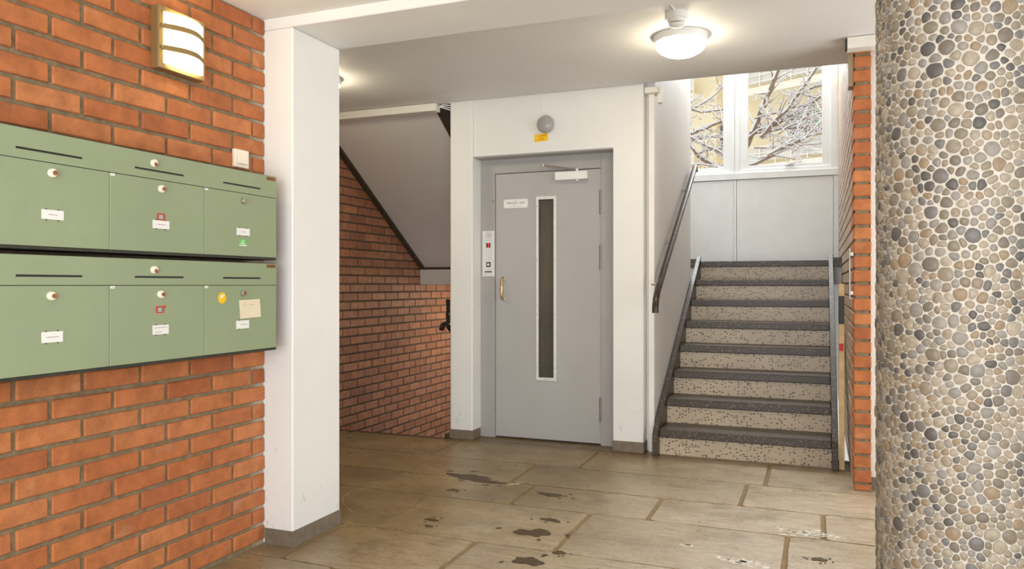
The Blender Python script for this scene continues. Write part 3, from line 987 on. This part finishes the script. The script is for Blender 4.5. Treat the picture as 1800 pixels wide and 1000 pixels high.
def mail_unit(label, z0, z1, zs, lower):
    ncol = 4
    yb = 2.794
    ya = yb - CW * ncol
    u = thing('mailbox_unit', label, 'mailbox', (XL, (ya + yb) / 2, z0), 'green mailbox units')
    box('housing', M['mail_edge'], XL + 0.003, XM - 0.004, ya, yb, z0, z1, u)
    box('bottom_edge', M['mail_edge'], XM - 0.02, XM - 0.001, ya, yb, z0, z0 + 0.010, u, 0.001)
    # top flap panel with a real slot per box
    zt = zs + (0.031 if not lower else 0.030)
    cuts = [(yb - CW * (i + 1) + 0.104, yb - CW * (i + 1) + 0.331) for i in range(ncol)][::-1]
    m = MB()
    m.box(XM - 0.006, XM, ya, yb, zs + 0.0012, zt - 0.0035).box(XM - 0.006, XM, ya, yb, zt + 0.0035, z1 - 0.002)
    prev = ya
    for (a, b) in cuts:
        m.box(XM - 0.006, XM, prev, a, zt - 0.0035, zt + 0.0035)
        prev = b
    m.box(XM - 0.006, XM, prev, yb, zt - 0.0035, zt + 0.0035)
    fp = m.build('flap_panel', M['mail'], u)
    for (a, b) in cuts:
        MB().box(XM - 0.005, XM - 0.0035, a - 0.002, b + 0.002, zt - 0.005, zt + 0.005).build('letter_slot', M['black'], fp)
    lock(fp, 2.113, zt + 0.026, M['cream_plastic'], M['copper'], 0.002, -0.0045, 0.014)
    lock(fp, 2.113 - 2 * CW, zt + 0.026, M['cream_plastic'], M['copper'], 0.002, -0.0045, 0.014)
    box('maker_plate', M['brown_plate'], XM, XM + 0.0012, 2.728, 2.786, z1 - 0.020, z1 - 0.006, u)
    doors = []
    for i in range(ncol):
        b = yb - CW * i
        a = b - CW
        d = box('door', M['mail'], XM - 0.006, XM, a + 0.0012, b - 0.0012, z0 + 0.011, zs - 0.0012, u, 0.0008)
        on_face('number_tag', M['paper'], a + 0.003, a + 0.020, zs - 0.011, zs - 0.002, d)
        MB().box(XM + 0.0012, XM + 0.0015, a + 0.007, a + 0.015, zs - 0.0072, zs - 0.0058).build('tag_print', M['ink'], d)
        doors.append(d)
    return u, doors


u1, d1 = mail_unit('upper row of green mailboxes, one brass lock, red and green stickers', 1.308, 1.677, 1.582, False)
lock(d1[0], 2.581, 1.550, M['steel'], M['brass'], 0.001, 0.0, 0.013)
lock(d1[1], 2.147, 1.550, M['cream_plastic'], M['copper'], 0.004, 0.0, 0.014)
lock(d1[2], 1.714, 1.550, M['cream_plastic'], M['copper'], 0.004, 0.0, 0.014)
card(d1[0], 2.542, 2.619, 1.405, 1.435, [(0.35, 0.65, 0.5)])
card(d1[1], 2.109, 2.185, 1.404, 1.434, [(0.28, 0.75, 0.5)])
card(d1[2], 1.68, 1.755, 1.404, 1.434, [(0.3, 0.7, 0.5)])
g = on_face('green_sticker', M['green_print'], 2.556, 2.602, 1.361, 1.389, d1[0])
MB().box(XM + 0.0012, XM + 0.0016, 2.556, 2.602, 1.361, 1.3655).box(XM + 0.0012, XM + 0.0016, 2.565, 2.592, 1.370, 1.374).box(XM + 0.0012, XM + 0.0016, 2.568, 2.588, 1.378, 1.380) \
    .box(XM + 0.0012, XM + 0.0016, 2.570, 2.590, 1.383, 1.385).build('sticker_print', M['paper'], g)


def red_sticker(parent, y0, z0, notch):
    r = on_face('red_sticker', M['red'], y0, y0 + 0.037, z0, z0 + 0.025, parent)
    MB().box(XM + 0.0012, XM + 0.0015, y0 + 0.005, y0 + 0.032, z0 + 0.003, z0 + 0.0215).build('sticker_field', M['grey_print'], r)
    m = MB()
    for q in (0.0065, 0.0115, 0.0165):
        m.box(XM + 0.0015, XM + 0.0018, y0 + 0.008, y0 + 0.026, z0 + q - 0.001, z0 + q + 0.001)
    m.build('sticker_print', M['paper'], r)
    if notch:
        MB().box(XM, XM + 0.0012, y0 + 0.037, y0 + 0.045, z0 + 0.018, z0 + 0.027).build('sticker_corner', M['red'], r)


red_sticker(d1[1], 2.129, 1.4355, False)
u2, d2 = mail_unit('lower row of green mailboxes with cream note and yellow round sticker', 0.911, 1.293, 1.197, True)
lock(d2[0], 2.578, 1.164, M['steel'], M['copper'], 0.001, 0.0, 0.0135)
lock(d2[1], 2.144, 1.164, M['cream_plastic'], M['copper'], 0.004, 0.0, 0.014)
lock(d2[2], 1.711, 1.164, M['cream_plastic'], M['copper'], 0.004, 0.0, 0.014)
card(d2[0], 2.540, 2.615, 1.016, 1.050, [(0.3, 0.85, 0.5)])
card(d2[1], 2.109, 2.182, 1.018, 1.052, [(0.1, 0.9, 0.72), (0.12, 0.55, 0.25)])
card(d2[2], 1.68, 1.752, 1.018, 1.052, [(0.2, 0.8, 0.5)])
red_sticker(d2[1], 2.124, 1.096, True)
ys = MB().lathe([(0.0225, 0), (0.0225, 0.0012)], (XM, 2.458, 1.146), 'x', 28).build('round_sticker', M['yellow'], d2[0])
MB().prism([(2.448, 1.143), (2.466, 1.151), (2.471, 1.161), (2.450, 1.156)], 'x', XM + 0.0012, XM + 0.0016).build('sticker_print', M['paper'], ys)
nt = MB().prism([(2.563, 1.057), (2.690, 1.061), (2.682, 1.138), (2.555, 1.134)], 'x', XM + 0.0005, XM + 0.002).build('paper_note', M['note'], d2[0])
MB().box(XM + 0.002, XM + 0.0023, 2.582, 2.602, 1.1130, 1.1142).box(XM + 0.002, XM + 0.0023, 2.615, 2.645, 1.1150, 1.1162).box(XM + 0.002, XM + 0.0023, 2.585, 2.60, 1.1218, 1.1228) \
    .build('faint_writing', M['ink'], nt)

# ------------------------------------------------------------------ pebble column
CX, CY, CR = 0.477, 3.10, 0.28
pc_ = thing('pebble_column', 'round column clad in river pebbles set in pale cement', 'column', (CX, CY, 0))
MB().lathe([(CR, 0.0), (CR, 2.38)], (CX, CY, 0), 'z', 96).build('cement_core', M['cement'], pc_)
rp = random.Random(11)
H = 2.38
CIRC = 2 * PI * CR
pts = []
tries = 0
cellsz = 0.05
grid = {}


def gkey(a, z):
    return (int(a / cellsz), int(z / cellsz))


while tries < 90000:
    tries += 1
    a, z = rp.uniform(0, CIRC), rp.uniform(-0.03, H + 0.03)
    dens = 1.0 + 0.22 * math.sin(z * 2.2 + 1.4)
    rr = rp.choice([0.009, 0.011, 0.013, 0.016, 0.021] if tries < 30000 else [0.009, 0.0105, 0.012]) * (1.15 if z > 1.2 else 1.05)
    ok = True
    ka, kz = gkey(a, z)
    nA = int(CIRC / cellsz) + 1
    for i in (-1, 0, 1):
        for j in (-1, 0, 1):
            for (qa, qz, qr) in grid.get(((ka + i) % nA, kz + j), ()):
                da = min(abs(qa - a), CIRC - abs(qa - a))
                if da * da + (qz - z) ** 2 < (0.92 * (qr + rr)) ** 2:
                    ok = False
                    break
            if not ok:
                break
        if not ok:
            break
    if ok:
        grid.setdefault((ka % nA, kz), []).append((a, z, rr))
        pts.append((a, z, rr))


def cell_poly(a, z, rr):
    poly = [(-0.05, -0.05), (0.05, -0.05), (0.05, 0.05), (-0.05, 0.05)]
    ka, kz = gkey(a, z)
    nA = int(CIRC / cellsz) + 1
    near = []
    for i in (-2, -1, 0, 1, 2):
        for j in (-2, -1, 0, 1, 2):
            for (qa, qz, qr) in grid.get(((ka + i) % nA, kz + j), ()):
                da = (qa - a + CIRC / 2) % CIRC - CIRC / 2
                d2 = da * da + (qz - z) ** 2
                if 1e-9 < d2 < 0.01:
                    near.append((d2, da, qz - z, qr))
    near.sort()
    for (d2, dx, dz, qr) in near[:16]:
        d = math.sqrt(d2)
        nx, nz = dx / d, dz / d
        lim = (d2 + rr * rr - qr * qr) / (2 * d)
        out = []
        for p, q in zip(poly, poly[1:] + poly[:1]):
            sp, sq = p[0] * nx + p[1] * nz - lim, q[0] * nx + q[1] * nz - lim
            if sp <= 0:
                out.append(p)
            if (sp < 0) != (sq < 0):
                tt = sp / (sp - sq)
                out.append((p[0] + (q[0] - p[0]) * tt, p[1] + (q[1] - p[1]) * tt))
        poly = out
        if len(poly) < 3:
            return None
    return poly


def pebble(mb, a, z, rr):
    poly = cell_poly(a, z, rr)
    if not poly:
        return
    cx = sum(p[0] for p in poly) / len(poly)
    cz = sum(p[1] for p in poly) / len(poly)
    # radial outline of the shrunken, rounded cell
    N = 12
    rad = []
    for k in range(N):
        th = 2 * PI * k / N
        ux, uz = math.cos(th), math.sin(th)
        best = 0.05
        for p, q in zip(poly, poly[1:] + poly[:1]):
            ex, ez = q[0] - p[0], q[1] - p[1]
            den = ux * ez - uz * ex
            if abs(den) > 1e-9:
                tt = ((p[0] - cx) * ez - (p[1] - cz) * ex) / den
                if 0 < tt < best:
                    best = tt
        rad.append(min(best, rr * 2.3))
    sm = [(rad[k - 1] + 4 * rad[k] + rad[(k + 1) % N]) / 6 for k in range(N)]
    sh = rp.uniform(0.84, 1.0) if z > 1.25 else rp.uniform(0.92, 1.02)
    rad = [max(0.004, min(s * sh, r_ * 0.985) - 0.0010) for s, r_ in zip(sm, rad)]
    hgt = rp.uniform(0.20, 0.34) * (sum(rad) / N) + 0.002
    ph = (a + cx) / CR

    def pt(dx, dz, h_):
        th = ph + dx / CR
        return (CX + (CR + h_) * math.cos(th), CY + (CR + h_) * math.sin(th), min(H - 0.001, max(0.001, z + cz + dz)))
    vs, fs = [], []
    for (s_, h_) in ((1.0, -0.003), (0.97, hgt * 0.42), (0.68, hgt * 0.86)):
        for k in range(N):
            th = 2 * PI * k / N
            vs.append(pt(rad[k] * s_ * math.cos(th), rad[k] * s_ * math.sin(th), h_))
    vs.append(pt(0, 0, hgt))
    for l_ in (0, 1):
        for k in range(N):
            fs.append((l_ * N + k, l_ * N + (k + 1) % N, (l_ + 1) * N + (k + 1) % N, (l_ + 1) * N + k))
    for k in range(N):
        fs.append((2 * N + k, 2 * N + (k + 1) % N, 3 * N))
    mb.add(vs, fs, True)


def pkey(p):
    th = p[0] / CR
    x, y = CX + CR * math.cos(th), CY + CR * math.sin(th)
    facing = -(math.cos(th) * x + math.sin(th) * y) / math.hypot(x, y)
    vis = 1 if (facing > 0.12 and 0.13 < p[1] < 2.28 and x < 0.385) else 0
    return (-vis, -p[2] * max(0.2, facing))


pts.sort(key=pkey)
rest = MB()
for i, (a, z, rr) in enumerate(pts):
    if i < 300:
        m = MB()
        pebble(m, a, z, rr)
        if m.v:
            m.build('pebble', M['pebble'], pc_)
    else:
        pebble(rest, a, z, rr)
o = rest.build('pebbles', M['pebble'], pc_)
o['kind'] = 'stuff'

# ------------------------------------------------------------------ marks on the floor
def blob(cx, cy, rx, ry, seed, n=26, rough=0.35):
    r = random.Random(seed)
    ph = [r.uniform(0, 6.28) for _ in range(5)]
    out = []
    for k in range(n):
        th = 2 * PI * k / n
        f = 1 + rough * (0.5 * math.sin(2 * th + ph[0]) + 0.4 * math.sin(3 * th + ph[1]) + 0.35 * math.sin(5 * th + ph[2]) + 0.25 * math.sin(7 * th + ph[3])) + r.uniform(-0.08, 0.08)
        out.append((cx + rx * f * math.cos(th), cy + ry * f * math.sin(th)))
    return out


wet = [(-2.02, 4.36, 0.14, 0.07, 'large wet patch on the slabs in front of the lift door'),
       (-1.86, 4.30, 0.10, 0.035, 'long dark wet streak beside the large wet patch'),
       (-1.42, 4.17, 0.085, 0.03, 'narrow dark wet patch between the lift and the stairs'),
       (-1.285, 3.50, 0.085, 0.055, 'dark ragged wet patch on the middle slab, largest near the viewer'),
       (-1.27, 3.72, 0.05, 0.025, 'small wet ring behind the ragged wet patch'),
       (-1.17, 3.13, 0.06, 0.05, 'dark wet patch at the bottom edge, near side of the floor'),
       (-1.08, 3.28, 0.03, 0.02, 'tiny dark wet spot just behind the bottom edge patch'),
       (-1.835, 3.50, 0.032, 0.022, 'small dark wet spot left of centre, towards the white pillar'),
       (-1.80, 3.40, 0.025, 0.012, 'tiny wet spot nearest the white pillar corner'),
       (-1.98, 4.05, 0.035, 0.02, 'small wet spot in front of the large lift patch'),
       (-0.88, 3.12, 0.03, 0.014, 'small wet spot near the bottom edge, right of the patches'),
       (0.0, 3.62, 0.028, 0.022, 'dark wet spots beside the pebble column foot')]
for i, (x, y, a, b, lab) in enumerate(wet):
    hz = 0.0009 + 0.00022 * i
    m = MB().prism(blob(x, y, a, b, 40 + i), 'z', 0.0, hz)
    rr = random.Random(80 + i)
    for _ in range(3 if i < 11 else 6):
        th = rr.uniform(0, 6.28)
        m.prism(blob(x + math.cos(th) * rr.uniform(1.7, 2.2) * a, y + math.sin(th) * rr.uniform(1.7, 2.3) * b, a * 0.16, b * 0.2, rr.random(), 9), 'z', 0.0, hz)
    tag(m.build('wet_patch', M['wet']), lab, 'wet patch', 'wet patches on the slabs')
salt = [(-0.05, 3.98, 0.13, 0.05, 60, 'patch of white flaky residue near the pebble column'),
        (-0.30, 3.47, 0.11, 0.04, 40, 'white residue flecks at the bottom right of the floor'),
        (-0.572, 3.60, 0.03, 0.015, 8, 'single small pale fleck on the large right slab')]
for i, (x, y, a, b, n, lab) in enumerate(salt):
    m = MB()
    rr = random.Random(200 + i)
    for _ in range(n):
        s_ = rr.uniform(0.004, 0.012)
        m.prism(blob(x + rr.gauss(0, 0.5) * a, y + rr.gauss(0, 0.5) * b, s_ * 1.6, s_ * 0.6, rr.random(), 8, 0.6), 'z', 0.0, 0.0015)
    o = tag(m.build('white_residue', M['salt']), lab, 'residue')
    o['kind'] = 'stuff'


def ribbon(name, path, w, mat, label):
    m = MB()
    m.tube([(x, y, 0.0004) for x, y in path], w, 5)
    return tag(m.build(name, mat), label, 'scratch', 'pale scratches on the floor')


ribbon('floor_scratch', [(-2.53, 3.83), (-2.50, 3.70), (-2.43, 3.58), (-2.33, 3.50), (-2.27, 3.45)], 0.001, M['scratch'], 'long curved pale scratch on the floor beside the white pillar')
ribbon('floor_scratch', [(-1.74, 4.29), (-1.71, 4.305), (-1.685, 4.335), (-1.68, 4.365)], 0.002, M['scratch'], 'short curved pale scratch right of the large wet patch')

# ------------------------------------------------------------------ outside: ground, apartment building, tree
struct(box('ground_outside', M['snow'], -45, 45, 9.3, 80, -0.5, 0.0))
OB = (-1.53, 39.6)
ang = math.atan2(-0.45, 0.893)
ab = thing('apartment_building', 'cream apartment building with balconies and green framed windows beyond the tree', 'building', (OB[0], OB[1], 0))
ab.rotation_euler = (0, 0, ang)


def fac(name, mat, s0, s1, d0, d1, z0, z1, parent=ab):
    """box in facade coordinates: s along the facade, d out of it, z up"""
    m = MB().box(s0, s1, -d1, -d0, z0, z1)
    me_o = m.build(name, mat)
    me_o.parent = parent
    return me_o


fac('facade_wall', M['facade'], -22, 18, -8, 0, 0, 17)
fac('facade_bay', M['facade'], -9.5, -3.55, 0, 0.5, 0, 17)
for (s0, s1, z0, nm) in ((-2.2, 9.0, 10.35, 'r'), (-12.0, -4.4, 10.75, 'l'), (-2.2, 9.0, 6.6, 'lo'), (-12.0, -4.4, 6.9, 'llo')):
    b = fac('balcony', M['facade_white'], s0, s1, 0, 1.3, z0, z0 + 0.34)
    fac('parapet_glass', M['bal_glass'], s0 + 0.05, s1 - 0.05, 1.18, 1.22, z0 + 0.5, z0 + 1.15, b)
    rl = MB()
    for i in range(3):
        zz = z0 + 0.55 + 0.32 * i
        rl.box(s0, s1, -1.30, -1.26, zz, zz + 0.05)
    r_ = rl.build('railing', M['facade_white'])
    r_.parent = b
    n = int((s1 - s0) / 0.75)
    for i in range(n + 1):
        s = s0 + (s1 - s0) * i / n
        fac('post', M['facade_white'], s - 0.025, s + 0.025, 1.25, 1.31, z0 + 0.3, z0 + 1.25, b)
for (s0, s1, z0, z1) in ((0.19, 3.2, 8.25, 9.5), (-3.9, -3.2, 8.3, 9.55), (0.4, 3.2, 11.3, 13.0), (-1.9, -0.4, 11.3, 13.2), (-8.2, -6.2, 11.7, 13.3)):
    off = 0.5 if s0 < -5 else 0.0
    w = fac('window', M['facade_green'], s0, s1, off, off + 0.08, z0, z1)
    npn = 2 if s1 - s0 > 1.2 else 1
    for i in range(npn):
        a = s0 + (s1 - s0) * i / npn + 0.12
        b = s0 + (s1 - s0) * (i + 1) / npn - (0.30 if npn == 2 else 0.1)
        fac('sash', M['facade_white'], a - 0.05, b + 0.05, off + 0.06, off + 0.12, z0 + 0.08, z1 - 0.08, w)
        fac('pane', M['far_glass'], a, b, off + 0.10, off + 0.14, z0 + 0.13, z1 - 0.13, w)
fac('cornice', M['facade_white'], -22, 18, 0, 0.3, 16.7, 17)

tr_ = thing('snowy_tree', 'bare tree with snow covered branches outside the landing window', 'tree', (-1.6, 12.4, 0))
rt = random.Random(5)
bark, snow = MB(), MB()


def limb(p0, p1, r0, r1, sag=0.0, twigs=0, depth=0):
    p0, p1 = Vector(p0), Vector(p1)
    n = max(4, int((p1 - p0).length / 0.13))
    side = Vector((rt.uniform(-1, 1), rt.uniform(-1, 1), rt.uniform(-1, 1))) * 0.05 * (p1 - p0).length
    path, rs = [], []
    for i in range(n + 1):
        q = i / n
        p = p0.lerp(p1, q) + side * math.sin(PI * q) + Vector((0, 0, -sag * math.sin(PI * q)))
        p += Vector((rt.uniform(-1, 1), rt.uniform(-1, 1), rt.uniform(-1, 1))) * 0.012
        path.append(p)
        rs.append(r0 + (r1 - r0) * q)
    bark.tube(path, rs, 6)
    d = (p1 - p0).normalized()
    if abs(d.z) < 0.93:
        snow.tube([p + Vector((0, -0.15 * r, 0.75 * r + 0.004)) for p, r in zip(path, rs)], [r * 0.72 + 0.0042 for r in rs], 6)
    if depth < 3:
        for _ in range(int(twigs * (1.6 if depth == 0 else 1))):
            q = rt.uniform(0.15, 1.0)
            i = min(n, int(q * n))
            L = (p1 - p0).length * rt.uniform(0.18, 0.5)
            dv = (d * rt.uniform(0.2, 1.0) + Vector((rt.uniform(-1, 1), rt.uniform(-0.8, 0.8), rt.uniform(-0.55, 0.8)))).normalized()
            limb(path[i], path[i] + dv * L, max(0.0035, rs[i] * 0.42), 0.0026, rt.uniform(-0.02, 0.05), 2 if depth < 1 else (1 if depth < 2 else 0), depth + 1)


tk = MB()
tk.tube([(-1.55, 12.5, 0), (-1.5, 12.45, 1.2), (-1.42, 12.4, 2.3), (-1.25, 12.35, 2.9)], [0.17, 0.14, 0.11, 0.075], 10)
tk.build('trunk', M['bark'], tr_)
J = (-1.25, 12.35, 2.9)
limb(J, (-0.95, 12.2, 3.48), 0.07, 0.05)
limb((-0.95, 12.2, 3.48), (-0.55, 12.0, 4.36), 0.048, 0.03, 0, 6)
limb((-0.95, 12.2, 3.48), (0.35, 12.0, 4.18), 0.03, 0.014, 0.03, 12)
limb((-0.82, 12.15, 3.42), (-0.52, 12.0, 3.69), 0.03, 0.026, 0, 3)
limb((-0.52, 12.0, 3.69), (-0.27, 11.95, 3.99), 0.026, 0.022, 0, 4)
limb((-0.27, 11.95, 3.99), (0.05, 11.9, 4.45), 0.022, 0.015, 0, 5)
limb((-0.27, 11.95, 3.99), (0.45, 11.8, 4.15), 0.014, 0.008, 0.02, 5)
limb((-1.25, 12.3, 2.95), (-0.88, 12.0, 3.0), 0.03, 0.022, 0, 3)
limb((-0.88, 12.0, 3.0), (0.35, 11.7, 3.62), 0.026, 0.012, 0.06, 13)
limb((-0.88, 12.0, 3.02), (0.3, 11.6, 3.38), 0.016, 0.008, -0.05, 10)
limb((-0.95, 12.2, 3.48), (0.3, 12.3, 3.58), 0.018, 0.008, -0.05, 12)
limb((-0.55, 12.0, 3.42), (0.35, 12.1, 3.72), 0.012, 0.007, -0.04, 7)
limb((0.0, 12.6, 2.7), (0.15, 12.4, 3.4), 0.03, 0.02, 0, 3)
limb((-0.95, 12.2, 3.48), (-0.2, 12.1, 3.78), 0.012, 0.007, -0.05, 8)
limb((-0.9, 12.1, 3.25), (0.2, 11.9, 3.22), 0.012, 0.006, 0.05, 9)
limb((-0.9, 12.1, 3.7), (0.2, 12.3, 4.05), 0.012, 0.006, 0.05, 9)
# limbs to the left window
limb(J, (-1.75, 12.1, 3.2), 0.04, 0.03, 0, 3)
limb((-1.9, 12.1, 3.50), (-1.2, 12.0, 3.72), 0.026, 0.018, 0.02, 7)
limb((-1.75, 12.1, 3.2), (-1.9, 12.1, 3.5), 0.03, 0.026, 0, 2)
limb((-1.9, 12.1, 3.5), (-2.3, 12.0, 4.4), 0.026, 0.016, 0, 5)
limb((-2.1, 12.05, 4.0), (-1.25, 12.0, 3.86), 0.016, 0.01, 0.08, 7)
limb((-1.9, 12.1, 3.5), (-1.25, 11.9, 3.1), 0.02, 0.012, 0.0, 8)
limb((-1.85, 12.1, 3.42), (-1.2, 12.1, 3.38), 0.013, 0.008, -0.05, 8)
limb((-2.05, 12.05, 3.85), (-1.3, 12.2, 4.3), 0.013, 0.008, 0.06, 7)
limb((-1.75, 12.1, 3.2), (-1.2, 11.9, 3.22), 0.014, 0.008, -0.06, 8)
limb((-1.8, 12.1, 3.05), (-1.25, 12.0, 2.9), 0.012, 0.008, -0.05, 6)
bark.build('branches', M['bark'], tr_)
snow.build('snow_cover', M['snow'], tr_)

# ------------------------------------------------------------------ added unseen lamp below the half landing, put in to light the basement flight
bl_ = thing('basement_fill_lamp', 'added unseen round lamp under the landing, lighting the basement stairs', 'lamp', (-3.30, 7.95, 1.2))
MB().lathe([(0.13, 0.0), (0.13, 0.03)], (-3.30, 7.95, 1.2), '-z', 32).build('lamp_base', M['trim_white'], bl_)
MB().lathe([(0.12, 0.03), (0.11, 0.06), (0.06, 0.09), (0.001, 0.1)], (-3.30, 7.95, 1.2), '-z', 32).build('lamp_dome', M['dome'], bl_)
